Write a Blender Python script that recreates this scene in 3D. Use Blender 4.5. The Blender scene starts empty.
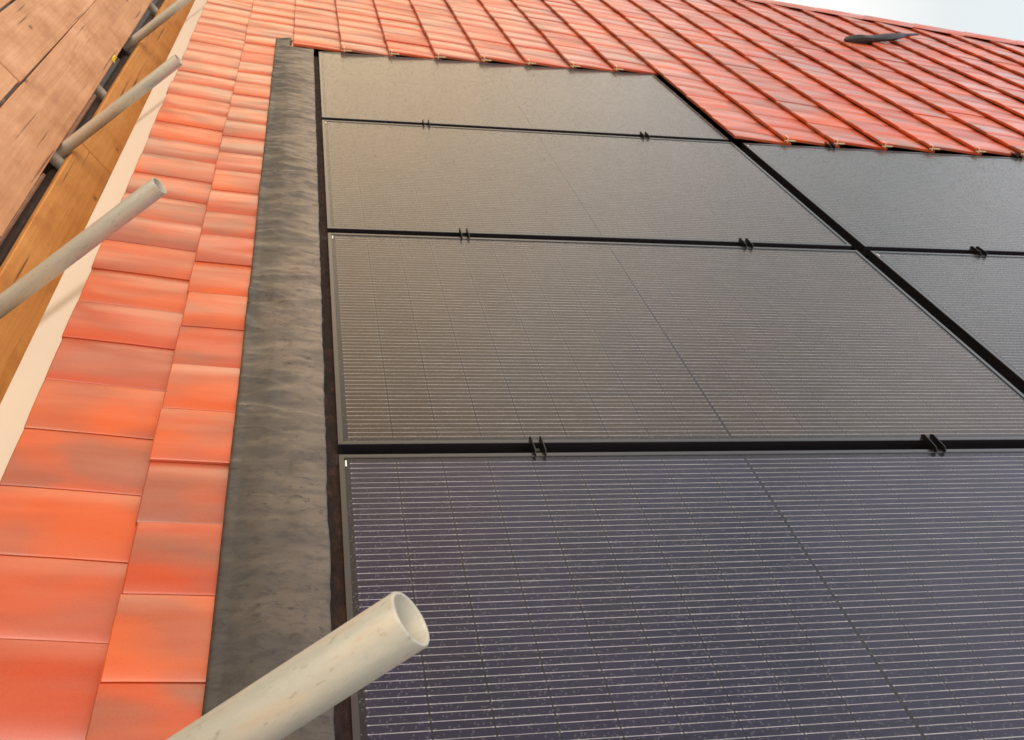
import bpy, math, random
from mathutils import Vector, Matrix, noise as mnoise
random.seed(11)
C = bpy.context.scene.collection
sc = bpy.context.scene
PI = math.pi

# ------------------------------------------------------------------ frames
# World: X = inward/up the roof (plan), Y = along the eave, Z = up; ground z = 0.
PITCH = math.radians(50.0)
CP, SP = math.cos(PITCH), math.sin(PITCH)
H = 1.1796            # eye to panel plane
ZC = 6.0              # eye height above ground
def W(s, u, n=0.0):
    """roof coordinates (up-slope, along eave, out of roof) -> world"""
    return Vector((s*CP - (n-H)*SP, u, s*SP + (n-H)*CP + ZC))
ROOF3 = Matrix(((CP, 0, -SP), (0, 1, 0), (SP, 0, CP)))
def roof_matrix(s, u, n=0.0):
    return Matrix.Translation(W(s, u, n)) @ ROOF3.to_4x4()

# ------------------------------------------------------------------ object helpers
def tag(o, label=None, cat=None, group=None, kind=None):
    if label: o['label'] = label
    if cat: o['category'] = cat
    if group: o['group'] = group
    if kind: o['kind'] = kind
    return o
def empty(name, mat):
    o = bpy.data.objects.new(name, None); C.objects.link(o)
    o.empty_display_size = .1
    o.matrix_world = mat
    return o
class MB:
    def __init__(s): s.v = []; s.f = []; s.c = []
    def add(s, vs, fs, col=None):
        b = len(s.v); s.v += [tuple(p) for p in vs]; s.f += [tuple(i+b for i in f) for f in fs]
        if col is not None: s.c += [col]*len(vs)
    def box(s, a, b, M=None):
        (x0,y0,z0),(x1,y1,z1) = a, b
        vs = [Vector(p) for p in ((x0,y0,z0),(x1,y0,z0),(x1,y1,z0),(x0,y1,z0),(x0,y0,z1),(x1,y0,z1),(x1,y1,z1),(x0,y1,z1))]
        if M: vs = [M @ p for p in vs]
        s.add(vs, [(0,3,2,1),(4,5,6,7),(0,1,5,4),(1,2,6,5),(2,3,7,6),(3,0,4,7)])
    def tube(s, p0, p1, r0, r1=None, seg=24, cap=True):
        p0, p1 = Vector(p0), Vector(p1); r1 = r0 if r1 is None else r1
        d = (p1-p0).normalized(); a = d.orthogonal().normalized(); b = d.cross(a)
        vs = []
        for p, r in ((p0, r0), (p1, r1)):
            for k in range(seg):
                t = 2*PI*k/seg; vs.append(p + a*math.cos(t)*r + b*math.sin(t)*r)
        fs = [(k, (k+1) % seg, seg+(k+1) % seg, seg+k) for k in range(seg)]
        if cap: fs += [tuple(range(seg-1, -1, -1)), tuple(range(seg, 2*seg))]
        s.add(vs, fs)
    def build(s, name, mat, parent=None, world=False, smooth=None, bevel=None):
        me = bpy.data.meshes.new(name); me.from_pydata(s.v, [], s.f); me.update()
        if s.c:
            a = me.color_attributes.new('tint', 'FLOAT_COLOR', 'POINT')
            for i, c in enumerate(s.c): a.data[i].color = c
        me.materials.append(mat)
        if smooth is not None:
            for p in me.polygons: p.use_smooth = True
            me.set_sharp_from_angle(angle=math.radians(smooth))
        o = bpy.data.objects.new(name, me); C.objects.link(o)
        if parent:
            o.parent = parent
            if world:
                o.matrix_parent_inverse = parent.matrix_world.inverted()
        if bevel:
            m = o.modifiers.new('bevel', 'BEVEL'); m.width = bevel; m.segments = 2
            m.limit_method = 'ANGLE'; m.angle_limit = math.radians(40)
        return o

# ------------------------------------------------------------------ material helpers
class N:
    """tiny node-expression helper"""
    def __init__(s, name):
        s.m = bpy.data.materials.new(name); s.m.use_nodes = True
        s.t = s.m.node_tree; s.t.nodes.clear()
        s.out = s.t.nodes.new('ShaderNodeOutputMaterial')
        s.b = s.t.nodes.new('ShaderNodeBsdfPrincipled')
        s.t.links.new(s.b.outputs[0], s.out.inputs[0])
    def put(s, sock, v):
        if hasattr(v, 'is_output') or isinstance(v, bpy.types.NodeSocket): s.t.links.new(v, sock)
        else: sock.default_value = v
    def math(s, op, *a, clamp=False):
        n = s.t.nodes.new('ShaderNodeMath'); n.operation = op; n.use_clamp = clamp
        for i, v in enumerate(a): s.put(n.inputs[i], v)
        return n.outputs[0]
    def coord(s, kind='Object'):
        return s.t.nodes.new('ShaderNodeTexCoord').outputs[kind]
    def xyz(s, v):
        n = s.t.nodes.new('ShaderNodeSeparateXYZ'); s.put(n.inputs[0], v); return n.outputs
    def comb(s, x, y, z):
        n = s.t.nodes.new('ShaderNodeCombineXYZ')
        for i, v in enumerate((x, y, z)): s.put(n.inputs[i], v)
        return n.outputs[0]
    def mapping(s, v, scale=(1,1,1), loc=(0,0,0), rot=(0,0,0)):
        n = s.t.nodes.new('ShaderNodeMapping'); s.put(n.inputs[0], v)
        n.inputs['Scale'].default_value = scale; n.inputs['Location'].default_value = loc; n.inputs['Rotation'].default_value = rot
        return n.outputs[0]
    def vadd(s, a, b):
        n = s.t.nodes.new('ShaderNodeVectorMath'); n.operation = 'ADD'; s.put(n.inputs[0], a); s.put(n.inputs[1], b); return n.outputs[0]
    def noise(s, v, scale, detail=3, rough=.55, dist=0):
        n = s.t.nodes.new('ShaderNodeTexNoise'); s.put(n.inputs['Vector'], v)
        n.inputs['Scale'].default_value = scale; n.inputs['Detail'].default_value = detail
        n.inputs['Roughness'].default_value = rough; n.inputs['Distortion'].default_value = dist
        return n.outputs['Fac']
    def voro(s, v, scale, out='Distance', rnd=1):
        n = s.t.nodes.new('ShaderNodeTexVoronoi'); s.put(n.inputs['Vector'], v); n.inputs['Scale'].default_value = scale
        n.inputs['Randomness'].default_value = rnd
        return n.outputs[out]
    def ramp(s, f, stops):
        n = s.t.nodes.new('ShaderNodeValToRGB'); s.put(n.inputs[0], f); e = n.color_ramp.elements
        while len(e) < len(stops): e.new(.5)
        for i, (p, c) in enumerate(stops):
            e[i].position = p; e[i].color = c if len(c) == 4 else (*c, 1)
        return n.outputs[0]
    def rng(s, f, a, b, c=0, d=1):
        n = s.t.nodes.new('ShaderNodeMapRange'); s.put(n.inputs[0], f)
        for i, v in enumerate((a, b, c, d)): s.put(n.inputs[i+1], v)
        return n.outputs[0]
    def mix(s, f, a, b, mode='MIX'):
        n = s.t.nodes.new('ShaderNodeMix'); n.data_type = 'RGBA'; n.blend_type = mode
        s.put(n.inputs[0], f)
        for i, v in ((6, a), (7, b)):
            s.put(n.inputs[i], (*v, 1) if isinstance(v, tuple) and len(v) == 3 else v)
        return n.outputs[2]
    def bump(s, h, strength=.3, dist=.01, normal=None):
        n = s.t.nodes.new('ShaderNodeBump'); s.put(n.inputs['Height'], h)
        n.inputs['Strength'].default_value = strength; n.inputs['Distance'].default_value = dist
        if normal: s.put(n.inputs['Normal'], normal)
        return n.outputs[0]
    def attr(s, name):
        n = s.t.nodes.new('ShaderNodeAttribute'); n.attribute_name = name; return n.outputs['Color']
    def rand(s):
        return s.t.nodes.new('ShaderNodeObjectInfo').outputs['Random']
    def set(s, **k):
        names = dict(color='Base Color', rough='Roughness', metal='Metallic', normal='Normal', spec='Specular IOR Level',
                     coat='Coat Weight', coatr='Coat Roughness', coati='Coat IOR', coatn='Coat Normal', coatt='Coat Tint', sheen='Sheen Weight')
        for a, v in k.items():
            if isinstance(v, tuple) and len(v) == 3: v = (*v, 1)
            s.put(s.b.inputs[names[a]], v)
        return s.m

def mat_tile():
    n = N('red_clay_tile'); o = n.coord(); r = n.xyz(n.attr('tint'))
    # roof-aligned coordinates come from the mesh (built in roof frame)
    off = n.comb(n.math('MULTIPLY', r[0], 37), n.math('MULTIPLY', r[1], 53), n.math('MULTIPLY', r[2], 29))
    p = n.vadd(o, off)
    smoke = n.noise(n.mapping(p, (4.5, 7, 1)), 1.0, 1.6, .45, .5)
    smoke2 = n.noise(n.mapping(p, (3.0, 12, 1)), 1.0, 2, .5, .3)
    fine = n.noise(o, 260, 4, .7)
    base = n.ramp(r[0], [(0, (.52,.056,.013)), (.4, (.60,.076,.015)), (.75, (.69,.108,.019)), (1, (.56,.066,.015))])
    dark = n.mix(.5, (.27,.065,.038), (.33,.13,.085))
    f1 = n.math('MULTIPLY', n.rng(smoke, .42, .62), n.rng(r[1], .05, .8, .40, 1.0))
    c = n.mix(n.math('MULTIPLY', f1, .88), base, dark)
    f2 = n.math('MULTIPLY', n.rng(smoke2, .54, .74), .30)
    c = n.mix(f2, c, (.40,.075,.045))
    hl = n.rng(n.noise(n.mapping(p, (2.5, 13, 1)), 1, 2, .5), .56, .78)
    c = n.mix(n.math('MULTIPLY', hl, .22), c, (.78,.22,.10))
    spk = n.rng(n.noise(o, 430, 3, .6), .60, .70)
    c = n.mix(n.math('MULTIPLY', spk, .30), c, (.22,.06,.045))
    c = n.mix(n.rng(fine, .3, .7, 0, .14), c, (.75,.22,.12))
    rough = n.rng(n.noise(n.mapping(p, (4, 16, 1)), 1, 3, .6), .35, .7, .34, .58)
    nb = n.bump(n.noise(n.mapping(p, (5, 30, 1)), 1, 2, .5), .22, .005)
    nb = n.bump(fine, .08, .001, nb)
    return n.set(color=c, rough=rough, normal=nb, spec=.22, coat=n.rng(n.noise(n.mapping(p, (2.2, 11, 1)), 1, 3, .55), .38, .62, .30, 1.0), coatr=.28, coati=1.7)

def mat_wood(name, light, dark, stain):
    n = N(name); o = n.coord(); rd = n.rand()
    p = n.vadd(o, n.comb(n.math('MULTIPLY', rd, 17), n.math('MULTIPLY', rd, 91), 0))
    grain = n.noise(n.mapping(p, (60, 1.6, 30)), 1, 5, .6, .8)
    wide = n.noise(n.mapping(p, (7, .9, 5)), 1, 3, .5, 1.2)
    blot = n.noise(n.mapping(p, (6, 3.5, 4)), 1, 4, .6)
    saw = n.noise(n.mapping(p, (4, 110, 4)), 1, 2, .5)
    fine = n.noise(p, 300, 3, .7)
    c = n.mix(n.rng(grain, .35, .68, 0, .7), light, dark)
    c = n.mix(n.rng(wide, .45, .75, 0, .5), c, dark)
    c = n.mix(n.rng(blot, .52, .74, 0, .50), c, stain)
    crack = n.rng(n.noise(n.mapping(p, (46, .9, 1)), 1, 2, .5), .655, .69, 0, .75); c = n.mix(crack, c, (.07,.03,.018))
    c = n.mix(n.rng(blot, .48, .30, 0, .32), c, tuple(min(1, x*1.25+.05) for x in light))
    c = n.mix(n.rng(saw, .55, .7, 0, .07), c, stain)
    c = n.mix(n.rng(fine, .55, .75, 0, .25), c, stain)
    k = n.voro(n.mapping(p, (7.5, 3.6, 0)), 1.0)          # knots and nail heads
    kn = n.rng(k, .10, .055)
    c = n.mix(n.math('MULTIPLY', kn, .85), c, (.05,.018,.01))
    ring = n.rng(k, .20, .10, 0, .35); c = n.mix(ring, c, dark)
    nb = n.bump(grain, .35, .003); nb = n.bump(saw, .15, .002, nb)
    return n.set(color=c, rough=n.rng(blot, .3, .7, .5, .72), normal=nb, spec=.35)

def mat_galv(name, tone=1.0, grime=.5):
    n = N(name); o = n.coord(); rd = n.rand()
    p = n.vadd(o, n.comb(0, 0, n.math('MULTIPLY', rd, 40)))
    big = n.noise(n.mapping(p, (30, 30, 7)), 1, 4, .6)
    sm = n.noise(n.mapping(p, (160, 160, 60)), 1, 4, .65)
    streak = n.noise(n.mapping(p, (60, 60, 14)), 1, 5, .65)
    t = tone
    c = n.ramp(big, [(.3, (.38*t,.39*t,.34*t)), (.5, (.49*t,.47*t,.40*t)), (.62, (.57*t,.47*t,.36*t)), (.75, (.40*t,.43*t,.40*t))])
    c = n.mix(n.rng(streak, .56, .72, 0, .30), c, (.27,.24,.17))
    c = n.mix(n.rng(streak, .44, .30, 0, .4), c, (.66*t,.62*t,.52*t))
    c = n.mix(n.rng(sm, .60, .74, 0, grime), c, (.24,.19,.12))
    dots = n.rng(n.voro(n.mapping(p, (60, 60, 26)), 1), .13, .07)
    rust = n.rng(n.noise(n.mapping(p, (45, 45, 30)), 1, 4, .7), .66, .76, 0, .35); c = n.mix(rust, c, (.27,.13,.06))
    nb = n.bump(sm, .25, .0015)
    return n.set(color=c, rough=n.rng(sm, .3, .7, .38, .6), metal=.15, normal=nb, spec=.45)

def mat_glass():
    """solar glass with the cell pattern beneath; object x = long side, y = short side"""
    n = N('solar_glass'); o = n.coord(); x, y, z = n.xyz(o)
    MY, CW, NW = .0205, .182, 11; HCW = .0931
    yy = n.math('SUBTRACT', y, MY)
    iny = n.math('MULTIPLY', n.math('GREATER_THAN', yy, 0), n.math('LESS_THAN', yy, 6*CW))
    fy = n.math('FRACT', n.math('DIVIDE', yy, CW))
    ygap = n.math('LESS_THAN', n.math('ABSOLUTE', n.math('SUBTRACT', n.math('ABSOLUTE', n.math('SUBTRACT', fy, .5)), .5)), .0065)
    # half cells along x, two mirrored halves around the centre strip
    xc = n.math('ABSOLUTE', n.math('SUBTRACT', x, .861))
    xx = n.math('SUBTRACT', xc, .0022)
    inx = n.math('MULTIPLY', n.math('GREATER_THAN', xx, 0), n.math('LESS_THAN', xx, 9*HCW))
    fx = n.math('FRACT', n.math('DIVIDE', xx, HCW))
    dx = n.math('MULTIPLY', n.math('SUBTRACT', .5, n.math('ABSOLUTE', n.math('SUBTRACT', fx, .5))), HCW)   # distance to a cell edge
    xgap = n.math('LESS_THAN', dx, .0014)
    fw = n.math('FRACT', n.math('DIVIDE', n.math('MULTIPLY', fy, CW), CW/NW))
    dw = n.math('MULTIPLY', n.math('ABSOLUTE', n.math('SUBTRACT', fw, .5)), CW/NW)
    pad = n.math('MULTIPLY', n.math('LESS_THAN', dx, .0045), n.math('GREATER_THAN', dx, .0017))
    jit = n.rng(n.noise(n.mapping(o, (9, 60, 1)), 1, 2, .5), .3, .7, .00062, .00108)
    ww = n.math('ADD', jit, n.math('MULTIPLY', pad, .0006))
    wire = n.math('MULTIPLY', n.math('LESS_THAN', dw, ww), n.math('MULTIPLY', iny, inx))
    wire = n.math('MULTIPLY', wire, n.math('SUBTRACT', 1, n.math('MULTIPLY', xgap, .8)))
    cell = n.math('MULTIPLY', n.math('MULTIPLY', iny, inx), n.math('MULTIPLY', n.math('SUBTRACT', 1, xgap), n.math('SUBTRACT', 1, ygap)))
    wn = n.t.nodes.new('ShaderNodeTexWhiteNoise'); wn.noise_dimensions = '2D'
    n.put(wn.inputs['Vector'], n.comb(n.math('FLOOR', n.math('DIVIDE', n.math('SUBTRACT', x, .861), HCW)), n.math('FLOOR', n.math('DIVIDE', yy, CW)), 0))
    tone = n.math('ADD', n.math('MULTIPLY', wn.outputs[0], .55), n.math('MULTIPLY', n.noise(n.mapping(o, (1.7, 2.3, 1)), 1, 3, .5), .5))
    oc = n.t.nodes.new('ShaderNodeObjectInfo').outputs['Color']          # each panel's own cell tint
    ccol = n.mix(1.0, oc, n.mix(tone, (.75,.75,.75), (1.3,1.3,1.3)), 'MULTIPLY')
    c = n.mix(cell, (.007,.006,.011), ccol)
    br = n.rng(n.noise(n.mapping(o, (23, 40, 1)), 1, 3, .6), .3, .7, .22, .38)
    wc = n.comb(br, n.math('MULTIPLY', br, .94), n.math('MULTIPLY', br, .93))
    wcol = n.t.nodes.new('ShaderNodeCombineColor')
    for i, k in enumerate((.94, .90, 1.0)): n.put(wcol.inputs[i], n.math('MULTIPLY', br, k))
    c = n.mix(wire, c, wcol.outputs[0])
    # rain beads, and a faint pale haze mixed into the colour
    bead = n.rng(n.voro(o, 140), .34, .10)
    some = n.rng(n.noise(o, 40, 3, .6), .40, .52)
    bd = n.math('MULTIPLY', bead, some)
    haze = n.rng(n.noise(n.mapping(o, (5, 3, 1)), 1, 5, .65), .35, .75, .01, .045)
    c = n.mix(haze, c, (.22,.20,.21))
    c = n.mix(n.math('MULTIPLY', bd, .05), c, (.5,.48,.46))
    nb = n.bump(bd, .65, .0018)
    nb = n.bump(n.noise(o, 420, 2, .5), .05, .0008, nb)
    nb = n.bump(n.noise(n.mapping(o, (4, 6, 1)), 1, 2, .5), .03, .01, nb)
    n.b.inputs['Coat IOR'].default_value = 1.38
    n.b.inputs['Sheen Roughness'].default_value = .2; n.b.inputs['Sheen Tint'].default_value = (1, .93, .84, 1)
    return n.set(color=c, rough=.6, spec=0.1, sheen=.05, coat=1.0, coatr=n.rng(n.noise(n.mapping(o, (3, 5, 1)), 1, 5, .65), .3, .75, .09, .21), coatn=nb)

def mat_plain(name, col, rough=.5, metal=0, var=.25, scale=30, bump=.1, spec=.5):
    n = N(name); o = n.coord()
    f = n.noise(o, scale, 4, .6); g = n.noise(o, scale*9, 3, .6)
    c = n.mix(n.rng(f, .3, .7, 0, var), col, tuple(x*.45 for x in col))
    c = n.mix(n.rng(g, .5, .8, 0, var*.7), c, tuple(min(1, x*1.6+.02) for x in col))
    return n.set(color=c, rough=n.rng(f, .3, .7, rough*.85, min(1, rough*1.15)), metal=metal, normal=n.bump(g, bump, .002), spec=spec)

def mat_flashing():
    n = N('lead_grey_flashing'); o = n.coord()
    a = n.noise(n.mapping(o, (7, 17, 1), rot=(0,0,.16)), 1, 4, .6, .4)
    b = n.noise(n.mapping(o, (26, 48, 1)), 1, 6, .72, .3)
    cc = n.noise(n.mapping(o, (6, 3, 1)), 1, 3, .5)
    fine = n.noise(o, 500, 3, .7)
    left = n.rng(n.math('ADD', n.xyz(o)[0], n.math('MULTIPLY', n.math('SUBTRACT', cc, .5), .16)), -.10, .03)
    c = n.mix(left, (.088,.074,.063), (.215,.160,.115))
    c = n.mix(n.rng(a, .46, .62, 0, .55), c, (.060,.054,.050))
    c = n.mix(n.rng(a, .44, .30, 0, .45), c, (.24,.195,.155))
    c = n.mix(n.rng(b, .52, .64, 0, .45), c, (.045,.038,.036))
    c = n.mix(n.rng(fine, .55, .75, 0, .2), c, (.26,.22,.18))
    near = n.rng(n.math('ADD', n.xyz(o)[1], n.math('MULTIPLY', cc, .6)), 1.3, 2.5, .72, 0)      # darker towards the near end
    c = n.mix(near, c, n.mix(n.rng(b, .42, .56), (.050,.041,.037), (.020,.017,.019)))
    pit = n.rng(n.noise(n.mapping(o, (38, 62, 1)), 1, 6, .78, .2), .565, .615, 0, .8)
    c = n.mix(n.math('MULTIPLY', pit, n.rng(cc, .35, .6, .25, 1)), c, (.024,.019,.019))
    nb = n.bump(b, .16, .003); nb = n.bump(fine, .15, .0006, nb)
    return n.set(color=c, rough=n.rng(a, .3, .7, .36, .62), normal=nb, spec=.5)

def mat_brick():
    n = N('brick_wall'); o = n.coord()
    br = n.t.nodes.new('ShaderNodeTexBrick')
    x, y, z = n.xyz(o)
    n.put(br.inputs['Vector'], n.comb(n.math('ADD', x, y), z, 0)); br.inputs['Scale'].default_value = 1
    br.inputs['Brick Width'].default_value = .225; br.inputs['Row Height'].default_value = .075; br.inputs['Mortar Size'].default_value = .006
    br.inputs['Color1'].default_value = (.30,.12,.07,1); br.inputs['Color2'].default_value = (.22,.085,.055,1); br.inputs['Mortar'].default_value = (.36,.33,.28,1)
    return n.set(color=br.outputs[0], rough=.85, normal=n.bump(br.outputs[1], -.4, .006))

M_tile = mat_tile(); M_glass = mat_glass(); M_flash = mat_flashing(); M_brick = mat_brick()
M_deckwood = mat_wood('scaffold_board_timber', (.70,.35,.165), (.53,.225,.095), (.29,.11,.05))
M_inwood = mat_wood('orange_board_timber', (.80,.37,.105), (.64,.24,.052), (.36,.11,.028))
M_galv = mat_galv('galvanised_tube', 1.16, .6)
M_galv2 = mat_galv('galvanised_tube_weathered', .98, .8)
M_ledger = mat_plain('weathered_tube', (.15,.10,.075), .6, .1, .5, 18, .2)
M_frame = mat_plain('black_anodised_frame', (.022,.019,.024), .22, .0, .15, 60, .03, 1.0)
M_clamp = mat_plain('black_clamp', (.012,.012,.012), .45, .2, .2, 60, .05)
M_tray = mat_plain('black_plastic_tray', (.008,.007,.006), .9, 0, .3, 20, .02, .1)
def mat_foam():
    n = N('brown_foam'); o = n.coord()
    a = n.noise(n.mapping(o, (45, 16, 1)), 1, 5, .7, .5); b = n.noise(o, 120, 3, .6)
    c = n.ramp(a, [(.3, (.010,.006,.006)), (.5, (.030,.013,.010)), (.60, (.055,.020,.013)), (.72, (.11,.045,.03)), (.8, (.04,.016,.011))])
    c = n.mix(n.rng(b, .5, .7, 0, .6), c, (.010,.006,.006))
    return n.set(color=c, rough=.8, normal=n.bump(b, .6, .004))
M_foam = mat_foam()
M_fascia = mat_plain('cream_white_fascia', (.90,.81,.70), .45, 0, .05, 6, .03)
M_soffit = mat_plain('soffit_white', (.7,.66,.6), .5)
M_clip = mat_plain('cream_clip', (.90,.66,.42), .5, 0, .05)
M_label = mat_plain('white_label', (.85,.86,.84), .4, 0, .02)
M_lead = mat_plain('dark_scrap', (.022,.018,.016), .5, 0, .4, 25, .4)
M_yellow = mat_plain('yellow_plastic', (.80,.60,.04), .45, 0, .1)
M_coupler = mat_plain('dark_coupler', (.05,.042,.035), .55, .4, .5, 50, .3)
M_deck = mat_plain('roof_underlay', (.03,.025,.022), .8)
M_soil_shade = None
def mat_soil_shade():
    n = N('soil_with_shade'); o = n.coord()  # soil colour darkened to stand for the shade below the scaffold boards
    a = n.noise(o, .8, 6, .6); b = n.noise(o, 22, 4, .7)
    c = n.mix(a, (.045,.038,.030), (.085,.075,.060)); c = n.mix(n.rng(b, .4, .7, 0, .6), c, (.025,.021,.017))
    return n.set(color=c, rough=.9, normal=n.bump(b, .6, .05))
M_soil_shade = mat_soil_shade()

# ------------------------------------------------------------------ measured layout (roof coordinates, metres)
A0 = .0753; PW, PH = 1.7204, 1.134; GS = .0475; ROW = 1.172; U1 = 1.766; GU = .038
S0, GAUGE, TP = -.278, .2325, .1865       # course 0 tail line, gauge, tile pitch
T0, TH = .023, .0125                        # tail-top height, tile thickness
U_CUT_L, U_CUT_R = 5.272, 4.125
HIP0 = (3.3186, 7.9737); HIPK = -.5954
def hip_u(s): return HIP0[1] + HIPK*(s - HIP0[0])
EAVE_S = -.518
RIDGE_S = 6.2
U_NEAR = -1.3

# ------------------------------------------------------------------ ground
g = MB(); g.add([(-400,-400,0),(400,-400,0),(400,400,0),(-400,400,0)], [(0,1,2,3)])
tag(g.build('ground', M_soil_shade), kind='structure')

# ------------------------------------------------------------------ house
eave_w = W(EAVE_S, 0, .02)
FX = .567; F_TOP = ZC - 1.165; F_BOT = ZC - 1.325
Y_FAR = hip_u(EAVE_S) ; ridge_w = W(RIDGE_S, 0, -.03)
house = empty('house', Matrix.Translation((FX+.3, 0, 0)))
tag(house, 'red tiled hipped roof with cream fascia and grey flashing around the solar panels', 'house')
def hb(mb, name, mat, **k): return mb.build(name, mat, house, world=True, **k)

# tiles: mesh in roof frame so that the material's object coordinates follow the roof
roofM = roof_matrix(0, 0, 0)
tiles = MB()
def tile(s, u0, u1, t_tail, t_head_drop, L, cut0=False):
    dn = random.gauss(0, .0011); roll = random.gauss(0, .0035); ds = random.gauss(0, .0014); yaw = random.gauss(0, .003)
    uc = (u0+u1)/2
    g0 = .0006
    us = [u0+g0, u0+g0, u0+g0+.004, u0+(u1-u0)*.3, u0+(u1-u0)*.7, u1-g0-.004, u1-g0, u1-g0]
    ps = [-TH, -.0016, .0003, .0018, .0016, -.0005, -.0024, -TH]
    slope = -t_head_drop/GAUGE
    rows = [(0, None), (0, -.0026), (.0028, 0), (.03, .0006), (L*.5, .0012), (L, 0)]
    vs = []
    for (r, off) in rows:
        for u, p in zip(us, ps):
            base = t_tail + slope*r + dn + roll*(u-uc)
            if off is None: nn = base - TH
            else: nn = base + max(p + off, -TH)
            vs.append((s + r + ds + yaw*(u-uc), u, nn))
    m = len(us); fs = []
    for i in range(len(rows)-1):
        for j in range(m-1):
            fs.append((i*m+j, (i+1)*m+j, (i+1)*m+j+1, i*m+j+1))
    col = (random.random(), random.random(), random.random(), 1)
    tiles.add(vs, fs, col)
k = -1
while True:
    s = EAVE_S if k == -1 else S0 + k*GAUGE
    if s > RIDGE_S - .1: break
    uend = hip_u(s) + .5
    if k <= 0: us = U_NEAR
    elif k == 1: us = 5.30
    elif k <= 8: us = U_CUT_L
    elif k <= 16: us = U_CUT_R
    else: us = U_NEAR
    ph = 1.142 if k % 2 == 0 else 1.142 + TP/2
    j = math.floor((us - ph)/TP)
    while True:
        a, b = ph + j*TP, ph + (j+1)*TP
        if a > uend: break
        a2 = max(a, us + (random.uniform(-.004, .004) if us > 0 else 0))
        if b - a2 > .02:
            if k == -1: tile(s, a2, b, .037, .029, GAUGE+.01 + .04)
            else: tile(s, a2, b, T0, .0195, GAUGE + .035)
        j += 1
    k += 1
# cut the courses along the hip line
import bmesh
me = bpy.data.meshes.new('tile_covering'); me.from_pydata(tiles.v, [], tiles.f); me.update()
att = me.color_attributes.new('tint', 'FLOAT_COLOR', 'POINT')
for i, c in enumerate(tiles.c): att.data[i].color = c
bm = bmesh.new(); bm.from_mesh(me)
nrm = Vector((-HIPK, 1, 0)).normalized()      # outside of the hip line (roof frame)
bmesh.ops.bisect_plane(bm, geom=bm.verts[:]+bm.edges[:]+bm.faces[:], plane_co=Vector((HIP0[0], HIP0[1]+.02, 0)), plane_no=nrm, clear_outer=True)
bm.to_mesh(me); bm.free()
for p in me.polygons: p.use_smooth = True
me.set_sharp_from_angle(angle=math.radians(28)); me.materials.append(M_tile)
to = bpy.data.objects.new('tile_covering', me); C.objects.link(to)
to.parent = house; to.matrix_parent_inverse = house.matrix_world.inverted(); to.matrix_basis = roofM

def roof_obj(mb, name, mat, **kw):
    o = mb.build(name, mat, house, world=True, **kw); o.matrix_basis = roofM; return o

# underlay on the front slope, and the other slopes of the hipped roof
d = MB()
uN = U_NEAR - .5
d.add([(EAVE_S+.06, uN, -.055), (RIDGE_S, uN, -.055), (RIDGE_S, hip_u(RIDGE_S)-.05, -.055), (EAVE_S+.06, hip_u(EAVE_S)-.08, -.055)], [(0,1,2,3)])
roof_obj(d, 'underlay', M_deck)
e0 = W(EAVE_S, uN, 0); ef = W(EAVE_S, hip_u(EAVE_S), 0); r0 = W(RIDGE_S, uN, 0); rf = W(RIDGE_S, hip_u(RIDGE_S), 0)
xb = 2*r0.x - e0.x
d = MB()
d.add([ef + Vector((.03,.03,-.03)), Vector((xb, ef.y+.03, ef.z-.03)), rf + Vector((0,.03,-.03))], [(0,1,2)])
d.add([Vector((xb, uN, e0.z-.03)), Vector((r0.x, uN, r0.z-.03)), rf + Vector((0,.0,-.03)), Vector((xb, ef.y, e0.z-.03))], [(0,1,2,3)])
def mat_farroof():
    n = N('tiled_slope'); o = n.coord(); x, y, z = n.xyz(o)
    f = n.math('FRACT', n.math('MULTIPLY', z, 5.6)); c = n.mix(n.noise(o, 6, 3), (.5,.09,.04), (.62,.14,.06))
    return n.set(color=n.mix(n.rng(f, .9, 1), c, (.15,.03,.02)), rough=.5, normal=n.bump(f, .5, .02))
hb(d, 'rear_slope', mat_farroof())

# walls, fascia, soffit
wx0 = FX + .34; wx1 = xb - .34; wy0 = uN + .15; wy1 = Y_FAR - .36
w = MB(); t = .1
w.box((wx0, wy0, 0), (wx0+t, wy1, F_BOT)); w.box((wx1-t, wy0, 0), (wx1, wy1, F_BOT))
w.box((wx0+t, wy0, 0), (wx1-t, wy0+t, F_BOT)); w.box((wx0+t, wy1-t, 0), (wx1-t, wy1, F_BOT))
gz = r0.z - .08
w.add([(wx0, wy0, F_BOT), (wx1, wy0, F_BOT), (r0.x, wy0, gz)], [(0,1,2)])
hb(w, 'wall', M_brick)
fb = MB(); y = uN
lens = [4.6, 4.6, 3.0]
for i, L in enumerate(lens):
    y1 = min(y+L, Y_FAR)
    fb.box((FX, y, F_BOT), (FX+.018, y1-.002, F_TOP)); y = y1
hb(fb, 'fascia_board', M_fascia, bevel=.002)
so = MB(); so.box((FX+.019, uN, F_BOT+.004), (wx0+.02, Y_FAR, F_BOT+.014)); hb(so, 'soffit', M_soffit)

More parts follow.
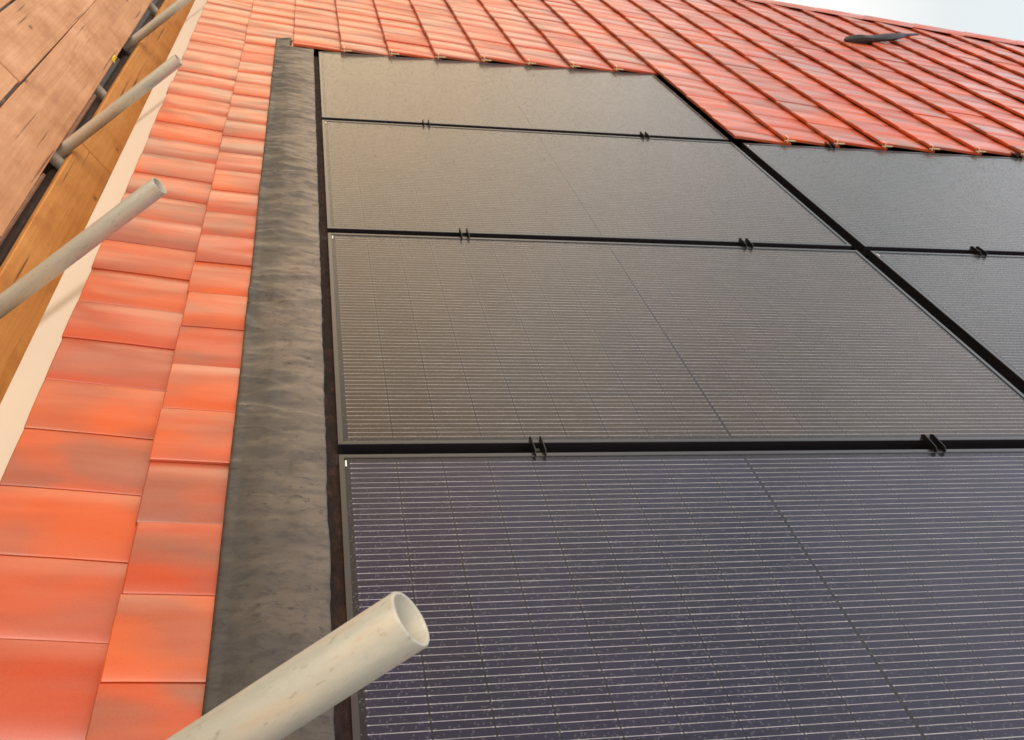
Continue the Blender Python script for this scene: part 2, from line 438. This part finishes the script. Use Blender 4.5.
# hip tiles, one mesh each
hd = (W(HIP0[0]+1, HIP0[1]+HIPK, 0) - W(HIP0[0], HIP0[1], 0)).normalized()
nF = ROOF3 @ Vector((0,0,1))
side = hd.cross(Vector((0,0,1))).normalized()
upv = side.cross(hd).normalized()
if upv.z < 0: upv = -upv
start = W(EAVE_S, hip_u(EAVE_S), .0); total = (W(RIDGE_S, hip_u(RIDGE_S), 0) - start).length
hl_ = .36; nh = int(total/hl_)
for i in range(nh):
    h = MB(); col = (random.random(), random.random(), random.random(), 1)
    o0 = start + hd*(i*hl_) ; vs = []
    pb = lambda q: -abs(q)*abs((nF.dot(side))/(nF.dot(upv)))
    prof = [(-.115, pb(.115)+.012), (-.075, pb(.075)+.021), (-.03, pb(.03)*.9+.024), (0, .022), (.03, pb(.03)*.9+.024), (.075, pb(.075)+.021), (.115, pb(.115)+.012)]
    for (r, lift) in ((0, .006), (.010, .008), (hl_+.05, .003)):
        for (a, b) in prof: vs.append(o0 + hd*r + side*a + upv*(b + lift + .012))
    for (a, b) in prof: vs.append(o0 + side*a*.95 + upv*(b + .002))
    m = len(prof); fs = []
    for q in range(2):
        for j in range(m-1): fs.append((q*m+j, q*m+j+1, (q+1)*m+j+1, (q+1)*m+j))
    for j in range(m-1): fs.append((3*m+j, 3*m+j+1, j+1, j))
    h.add(vs, fs, col); hb(h, 'hip_tile', M_tile, smooth=40)

# flashing dressed over the tiles
fl = MB(); SA, SB = -.131, .051; ns = 30; uA, uB = -.8, 5.42; nu = int((uB-uA)/.0075)
def fl_base(s):
    if s < -.06: return .0135 + (s-SA)/( -.06-SA)*.010
    if s < 0: return .0235 - (s+.06)/.06*.003
    return .0205 - s/SB*.010
for i in range(nu+1):
    u = uA + (uB-uA)*i/nu
    wob = .0022*mnoise.noise((u*1.7, 3, 0)) + .0004*mnoise.noise((u*17, 9, 0))
    wob2 = .003*mnoise.noise((u*6, 31, 0)) + .002*mnoise.noise((u*30, 55, 0))
    far = min(1, max(.16, (u-1.35)/1.1))
    for j in range(ns+1):
        f = j/ns; s = SA + wob + (SB + wob2 - SA - wob)*f
        fade = (1 - .72*f)
        uu = u + .10*(s-SA) + .012*mnoise.noise((s*14, u*5, 2))
        gate = .25 + .9*max(0, mnoise.noise((s*3, u*2.6, 12.7)) + .35)
        d1 = abs(mnoise.noise((s*4.0, uu*10, 7.3))); d2 = abs(mnoise.noise((s*7.0, uu*23, 3.9)))
        r = gate*(math.exp(-(d1/.10)**2)); r2 = gate*(math.exp(-(d2/.13)**2))
        roll_ = mnoise.noise((s*3.0, uu*8, 1.1))
        r3 = mnoise.noise((s*45, u*60, 4.4))
        nn = fl_base(s) + far*fade*(.0130*r + .0075*r2 + .0040*roll_) + .0011*r3*(.4+far) 
        nn += .003 + (.002 if f < .1 else 0)
        if u > 5.20:
            e_ = min(1, (u-5.20)/.09)
            if s > -.058: nn = nn*(1-e_) + .002*e_
            nn -= max(0, u-5.38)*.05
        fl.v.append((s, u, nn))
m = ns+1
for i in range(nu):
    for j in range(ns): fl.f.append((i*m+j, i*m+j+1, (i+1)*m+j+1, (i+1)*m+j))
flo = roof_obj(fl, 'flashing', M_flash, smooth=60)
sm = flo.modifiers.new('thickness', 'SOLIDIFY'); sm.thickness = .0035; sm.offset = -1

# foam strip and tray beneath the panels
fo = MB(); ns = 7; uA, uB = -.7, 5.25; nu = 420
for i in range(nu+1):
    u = uA + (uB-uA)*i/nu
    for j in range(ns+1):
        s = .022 + (.085-.022)*j/ns
        cr = mnoise.noise((s*90, u*34, 0))*.006 + mnoise.noise((s*60, u*95, 5))*.004
        spike = max(0, mnoise.noise((u*3.1, 8, 0)) - .15)*.05
        fo.v.append((s, u, -.014 - .012*(j/ns) + cr*(1+spike*20) ))
m = ns+1
for i in range(nu):
    for j in range(ns): fo.f.append((i*m+j, i*m+j+1, (i+1)*m+j+1, (i+1)*m+j))
roof_obj(fo, 'foam_seal', M_foam, smooth=50)
tr = MB(); tr.box((.05, -.7, -.050), (2*PW+GS+A0+.12, 5.30, -.044))
for q in range(int(5.9/.06)):        # shallow corrugations of the tray
    tr.box((.088, -.68+q*.06, -.044), (2*PW+GS+A0+.1, -.66+q*.06, -.040))
roof_obj(tr, 'mounting_tray', M_tray)

# wire clips hooked over the cut tile edges
def clip(s, u):
    c = MB(); wd = .0055
    z = T0 + .0012
    c.box((s, u-.0045, .004), (s+wd, u-.002, z+.0016)); c.box((s, u-.002, z), (s+wd, u+.032, z+.0016))
    c.box((s-.012, u-.0045, .0095), (s, u-.002, .0135)); c.box((s+wd, u-.0045, .0095), (s+.040, u-.0015, .0150))
    roof_obj(c, 'tile_clip', M_clip)
for k in range(2, 9): clip(S0 + k*GAUGE + .010, U_CUT_L - .004)
for k in range(10, 17): clip(S0 + k*GAUGE + .010, U_CUT_R - .004)

# ------------------------------------------------------------------ solar panels
def panel_parts(root, clamps, tint):
    # frame: mitred ring
    fr = MB(); prof = [(0,-.035), (0,-.0012), (.0012,0), (.0108,0), (.0120,-.0016), (.0120,-.004)]
    ring = []
    for (dd, n_) in prof:
        ring.append([(dd,dd,n_), (PW-dd,dd,n_), (PW-dd,PH-dd,n_), (dd,PH-dd,n_)])
    vs = [p for r in ring for p in r]; fs = []
    for i in range(len(prof)-1):
        for j in range(4):
            fs.append((i*4+j, i*4+(j+1) % 4, (i+1)*4+(j+1) % 4, (i+1)*4+j))
    fr.add(vs, fs)
    fr.build('frame', M_frame, root)
    gl = MB(); q = .0117
    gl.add([(q,q,-.0022), (PW-q,q,-.0022), (PW-q,PH-q,-.0022), (q,PH-q,-.0022)], [(0,1,2,3)])
    gl.add([(q,q,-.030), (PW-q,q,-.030), (PW-q,PH-q,-.030), (q,PH-q,-.030)], [(3,2,1,0)])
    go = gl.build('glass', M_glass, root); go.color = (*tint, 1)
    lb = MB(); lb.box((.0128, PH-.040, -.0021), (.0160, PH-.020, -.0014)); lb.build('corner_label', M_label, root)
    for cx in clamps: clamp(root, cx)
def clamp(root, cx):
    c = MB()
    y0, y1 = PH-.012, PH+GU+.012
    for k in (-.0125, .0095):
        # upright fin: rounded-end plate standing across the gap
        pts = [(y0-.002, .0005), (y0-.003, .006), (y0+.004, .0120), (y1-.006, .0120), (y1+.003, .006), (y1+.002, .0005), (PH+GU-.004, .0005), (PH+GU-.004, -.02), (PH+.004, -.02), (PH+.004, .0005)]
        th = .0024; m = len(pts)
        vs = [(cx+k, a, b) for a, b in pts] + [(cx+k+th, a, b) for a, b in pts]
        fs = [tuple(range(m-1, -1, -1)), tuple(range(m, 2*m))] + [(i, (i+1) % m, m+(i+1) % m, m+i) for i in range(m)]
        c.add(vs, fs)
    c.box((cx-.0095, PH+.004, -.022), (cx+.0095, PH+GU-.004, -.014))
    o = c.build('clamp', M_clamp, root)
    b = MB(); b.tube((cx, PH+GU/2, -.0138), (cx, PH+GU/2, -.006), .0065, seg=6); b.build('bolt', M_coupler, o)
    return o
CLP = (.413, 1.335)
def row_u(r): return U1 + GU/2 + (r-1)*ROW        # near edge of row r (row 0 nearest)
specs = [
 (0, 0, 'nearest large black solar panel behind the foreground scaffold tube'),
 (0, 1, 'second nearest black solar panel of the left column, with brown sheen'),
 (0, 2, 'third black solar panel from the front in the left column, speckled with rain'),
 (0, 3, 'farthest black solar panel, tucked under the cut tile edge at the top left'),
 (1, 1, 'right column solar panel in front, cut off by the right edge of the photo'),
 (1, 2, 'pale grey right column solar panel directly below the stepped red tiles'),
 (1, 0, 'nearest solar panel of the right column beyond the lower right corner'),
]
for (c_, r_, lab) in specs:
    root = empty('solar_panel', roof_matrix(A0 + c_*(PW+GS), row_u(r_), 0))
    tag(root, lab, 'solar panel', 'black solar panels set into the roof')
    top = (c_ == 0 and r_ == 3)
    panel_parts(root, () if top else CLP, (.012,.010,.034) if r_ == 0 else (.034,.021,.013) if c_ == 0 else (.022,.021,.022))

# ------------------------------------------------------------------ dark scrap lying on the tiles near the hip
def scrap():
    root_m = roof_matrix(3.46, 6.46, .034)
    mb = MB()
    path = [(0,0,.0,.006), (.04,.018,.0,.028), (.11,.035,.004,.042), (.19,.055,.004,.036), (.26,.085,.008,.027), (.35,.12,.012,.034), (.44,.16,.016,.030), (.51,.20,.018,.022), (.58,.25,.018,.013), (.70,.32,.016,.010)]
    seg = 10; vs = []
    for i, (a, b, c, r) in enumerate(path):
        dv = Vector((.80, .60, 0)); pv = Vector((-.6, .8, 0))
        for k in range(seg):
            t = 2*PI*k/seg; rr = r*(1+.25*mnoise.noise((i*1.7, k*.9, 2)))
            p = Vector((a, b, c)) + pv*math.cos(t)*rr*1.15 + Vector((0,0,1))*math.sin(t)*rr*.75
            vs.append(p)
    fs = []
    for i in range(len(path)-1):
        for k in range(seg): fs.append((i*seg+k, i*seg+(k+1) % seg, (i+1)*seg+(k+1) % seg, (i+1)*seg+k))
    fs += [tuple(range(seg-1,-1,-1)), tuple(range((len(path)-1)*seg, len(path)*seg))]
    mb.add(vs, fs)
    o = mb.build('twisted_scrap', M_lead, smooth=50); o.matrix_world = root_m
    tag(o, 'dark grey twisted scrap lying on the upper red tiles near the hip', 'scrap')
scrap()

# ------------------------------------------------------------------ scaffold
BZ = ZC - 1.60           # walking surface
PX = .470                # line of uprights
PXS = [.473, .480, .480, .480]
PU = [.589, 2.521, 4.271, 6.226]
PZ = [-.288, -.845, -1.022, -1.15]
PLAB = ['thick pale foreground scaffold tube with open end over the nearest panel',
        'second scaffold tube from the front, open end above the eave tiles',
        'third scaffold tube from the front, its tip against the cream fascia',
        'farthest scaffold tube at the top left, cut off by the photo edge']
R_T = .02415
def pole(i):
    root = empty('scaffold_pole', Matrix.Translation((PXS[i], PU[i], 0)))
    tag(root, PLAB[i], 'scaffold pole', 'upright scaffold tubes along the eave')
    zt = ZC + PZ[i]; seg = 40
    mb = MB(); vs = []
    prof = [(R_T, .0), (R_T, zt-2.2), (R_T, zt-.9), (R_T, zt-.35), (R_T, zt-.0015), (R_T-.0012, zt), (R_T-.0030, zt), (R_T-.0040, zt-.0012), (R_T-.0042, zt-.25), (R_T-.0042, zt-1.0)]
    for (r, z) in prof:
        for k in range(seg):
            t = 2*PI*k/seg; vs.append((r*math.cos(t), r*math.sin(t), z))
    fs = []
    for q in range(len(prof)-1):
        for k in range(seg): fs.append((q*seg+k, q*seg+(k+1) % seg, (q+1)*seg+(k+1) % seg, (q+1)*seg+k))
    mb.add(vs, fs); mb.build('tube', M_galv if i == 0 else M_galv2, root, smooth=50)
    cp = MB(); z = BZ - .112
    cp.tube((0,0,z-.028), (0,0,z+.028), R_T+.008, seg=18)
    cp.box((.012,-.030,z-.026), (.048,.030,z+.026))
    co_ = cp.build('coupler', M_coupler, root)
    bo = MB(); bo.tube((.03,.031,z), (.03,.07,z), .008, seg=8); bo.tube((.03,.05,z), (.03,.066,z), .013, seg=6); bo.build('bolt', M_galv2, co_)
    bp = MB(); bp.box((-.075,-.075,0), (.075,.075,.006)); bp.build('base_plate', M_coupler, root)
for i in range(4): pole(i)

def h_tube(name, p0, p1, mat, label, cat, group=None):
    p0, p1 = Vector(p0), Vector(p1); L = (p1-p0).length
    o_ = Matrix.Translation(p0) @ (p1-p0).to_track_quat('Z', 'Y').to_matrix().to_4x4()
    mb = MB(); seg = 24; vs = []; 
    for (r, z) in ((R_T-.004, .3), (R_T-.004, 0), (R_T, 0), (R_T, L), (R_T-.004, L), (R_T-.004, L-.3)):
        for k in range(seg):
            t = 2*PI*k/seg; vs.append((r*math.cos(t), r*math.sin(t), z))
    fs = [(q*seg+k, q*seg+(k+1) % seg, (q+1)*seg+(k+1) % seg, (q+1)*seg+k) for q in range(5) for k in range(seg)]
    mb.add(vs, fs); o = mb.build(name, mat, smooth=50); o.matrix_world = o_
    return tag(o, label, cat, group)
h_tube('ledger_tube', (PX+.058, -.6, BZ-.112), (PX+.058, 9.6, BZ-.112), M_ledger, 'long brown ledger tube running in the dark gap between the boards', 'scaffold tube')
TU = [(2.35, 'pale cross tube under the boards at the second upright, nearest in the gap'), (4.24, 'pale cross tube under the boards just in front of the second gap opening'), (5.27, 'pale cross tube seen through the gap below the yellow tag'), (7.33, 'pale cross tube seen in the gap at the very top')]
for u, lab in TU:
    h_tube('cross_tube', (-1.0, u, BZ-.0625), (.83, u, BZ-.0625), M_galv, lab, 'scaffold tube', 'cross tubes under the scaffold boards')

def board(x0, x1, u0, u1, mat, label, skew=0., z=0., group='scaffold boards of the walkway', bow=0.):
    L = u1-u0; w = x1-x0; mb = MB(); nx, ny = 4, 30; th = .038
    vs = []
    sd = random.random()*50
    def surf(i, j, zz):
        f = j/ny; yy = -L/2 + L*f; xx = -w/2 + w*i/nx
        ex = .0035*mnoise.noise((yy*.9, sd, i*.2)) + .0012*mnoise.noise((yy*7, sd, i))
        cup = .0015*((2*i/nx-1)**2)
        return (xx + ex + skew*(f-.5), yy, zz + cup + .0025*mnoise.noise((yy*.7, sd+9, 0)) + bow*(2*f-1)**2)
    for zz in (0, -th):
        for j in range(ny+1):
            for i in range(nx+1): vs.append(surf(i, j, zz))
    m = nx+1; B = m*(ny+1); fs = []
    for j in range(ny):
        for i in range(nx):
            a = j*m+i; fs.append((a, a+1, a+m+1, a+m)); a += B; fs.append((a+m, a+m+1, a+1, a))
        a = j*m; fs.append((a, a+m, a+m+B, a+B)); a = j*m+nx; fs.append((a+m, a, a+B, a+m+B))
    for i in range(nx):
        fs.append((i+1, i, i+B, i+1+B)); a = ny*m+i; fs.append((a, a+1, a+1+B, a+B))
    mb.add(vs, fs)
    o = mb.build('scaffold_board', mat, smooth=40, bevel=.0025)
    o.location = ((x0+x1)/2, (u0+u1)/2, BZ + z)
    return tag(o, label, 'board', group)
board(.2045, .446, -.6, 3.28, M_deckwood, 'near scaffold board left of the gap, mostly behind the lower left edge', 0)
board(.2085, .450, 3.285, 7.18, M_deckwood, 'broad pale orange scaffold board bordering the dark gap on its left', -.018)
board(.2045, .446, 7.19, 11.1, M_deckwood, 'farthest scaffold board bordering the dark gap at the very top', 0)
board(-.032, .197, .50, 4.388, M_deckwood, 'scaffold board at the left edge whose sawn end meets a butt joint', .0, 0)
board(-.028, .2035, 4.394, 8.29, M_deckwood, 'pinkish scaffold board in the top left beyond the butt joint', 0, .002)
board(-.268, -.038, 2.6, 6.5, M_deckwood, 'outermost scaffold board just showing in the top left corner', 0)
board(-.505, -.274, 2.2, 6.1, M_deckwood, 'outer scaffold board beyond the left edge of the photo', 0)
board(.515, .745, .55, 4.415, M_inwood, 'orange inner board under the eave, in front of its butt joint', -.012, 0, 'inner boards under the eave')
board(.512, .742, 4.422, 8.32, M_inwood, 'darker orange inner board under the eave beyond its butt joint', .0, 0, 'inner boards under the eave')

yt = MB(); yt.box((-.010,-.035,0), (.010,.035,.006)); yt.box((-.006,-.06,0), (.014,-.043,.005)); yt.tube((0,0,.006), (0,0,.012), .007, seg=12)
o = yt.build('plastic_tag', M_yellow, bevel=.002); o.location = (.440, 5.62, BZ+.004)
tag(o, 'small yellow plastic tag on the edge of the pale board beside the gap', 'tag')

# ------------------------------------------------------------------ light, sky
sun_dir = Vector((-.86, -.12, .49)).normalized()      # towards the sun
el = math.asin(sun_dir.z); az = math.atan2(sun_dir.x, sun_dir.y)
ld = bpy.data.lights.new('sun', 'SUN'); ld.energy = 1.9; ld.angle = math.radians(55); ld.color = (1, .91, .79)
lo = bpy.data.objects.new('sun', ld); C.objects.link(lo); lo.rotation_euler = sun_dir.to_track_quat('Z', 'Y').to_euler(); lo.location = (0,0,20)
wld = bpy.data.worlds.new('World'); sc.world = wld; wld.use_nodes = True
nt = wld.node_tree; bg = nt.nodes['Background']
sky = nt.nodes.new('ShaderNodeTexSky'); sky.sky_type = 'NISHITA'; sky.sun_disc = False
sky.sun_elevation = el; sky.sun_rotation = az; sky.dust_density = 4; sky.air_density = 1.5
# overcast veil: cloud cover brightens upward, warm haze low towards the open side
tc = nt.nodes.new('ShaderNodeTexCoord'); sp = nt.nodes.new('ShaderNodeSeparateXYZ'); nt.links.new(tc.outputs['Generated'], sp.inputs[0])
def wm(op, a, b, clamp=False):
    m_ = nt.nodes.new('ShaderNodeMath'); m_.operation = op; m_.use_clamp = clamp
    for i, v in enumerate((a, b)):
        if isinstance(v, (int, float)): m_.inputs[i].default_value = v
        else: nt.links.new(v, m_.inputs[i])
    return m_.outputs[0]
tilt = wm('ADD', sp.outputs[2], wm('MULTIPLY', sp.outputs[0], .55))
nz = nt.nodes.new('ShaderNodeTexNoise'); nz.inputs['Scale'].default_value = 2.2; nz.inputs['Detail'].default_value = 5; nt.links.new(tc.outputs['Generated'], nz.inputs['Vector'])
tilt = wm('ADD', tilt, wm('MULTIPLY', wm('SUBTRACT', nz.outputs['Fac'], .5), .22))
rp = nt.nodes.new('ShaderNodeValToRGB'); nt.links.new(tilt, rp.inputs[0])
stops = [(0, (22.5,16.9,10.4)), (.20, (20.5,15.3,9.6)), (.36, (16.8,14.8,12.2)), (.49, (12.2,12.0,11.4)), (.58, (9.3,9.7,9.7)), (.64, (9.2,9.8,9.9)), (.72, (13.2,13.5,13.8)), (1.0, (12.2,13.0,15.2))]
e = rp.color_ramp.elements
while len(e) < len(stops): e.new(.5)
for i, (p_, c_) in enumerate(stops): e[i].position = p_; e[i].color = (*c_, 1)
mx = nt.nodes.new('ShaderNodeMix'); mx.data_type = 'RGBA'; mx.inputs[0].default_value = .86
nt.links.new(sky.outputs[0], mx.inputs[6]); nt.links.new(rp.outputs[0], mx.inputs[7])
mr = nt.nodes.new('ShaderNodeMapRange'); nt.links.new(sp.outputs[0], mr.inputs[0])
for i, v in enumerate((-.60, -.24, .34, 1.0)): mr.inputs[i+1].default_value = v
dk = nt.nodes.new('ShaderNodeVectorMath'); dk.operation = 'SCALE'       # sky dimmed on the open side, added to darken the near panel's reflection
nt.links.new(mx.outputs[2], dk.inputs[0]); nt.links.new(mr.outputs[0], dk.inputs['Scale'])
nt.links.new(dk.outputs[0], bg.inputs[0]); bg.inputs[1].default_value = .10

# ------------------------------------------------------------------ camera (solved from the panel grid)
Mc = [[0.9797729379971161, -0.17054153991021936, 0.104692755879052], [0.00744330650217912, -0.4917496240564559, -0.8707048319773172], [0.1999739661976384, 0.8538722916252666, -0.48053358096786647]]
right = ROOF3 @ Vector(Mc[0]); up = -(ROOF3 @ Vector(Mc[1])); back = -(ROOF3 @ Vector(Mc[2]))
cd = bpy.data.cameras.new('camera'); co = bpy.data.objects.new('camera', cd); C.objects.link(co)
m4 = Matrix((right, up, back)).transposed().to_4x4(); m4.translation = Vector((0, 0, ZC))
co.matrix_world = m4
cd.sensor_width = 36; cd.lens = 36*1036.643/1024; cd.clip_start = .02; cd.clip_end = 1500
cd.dof.use_dof = True; cd.dof.focus_distance = 1.5; cd.dof.aperture_fstop = 18
sc.camera = co
sc.view_settings.view_transform = 'Standard'; sc.view_settings.look = 'None'; sc.view_settings.exposure = 0
sc.cycles.use_denoising = True
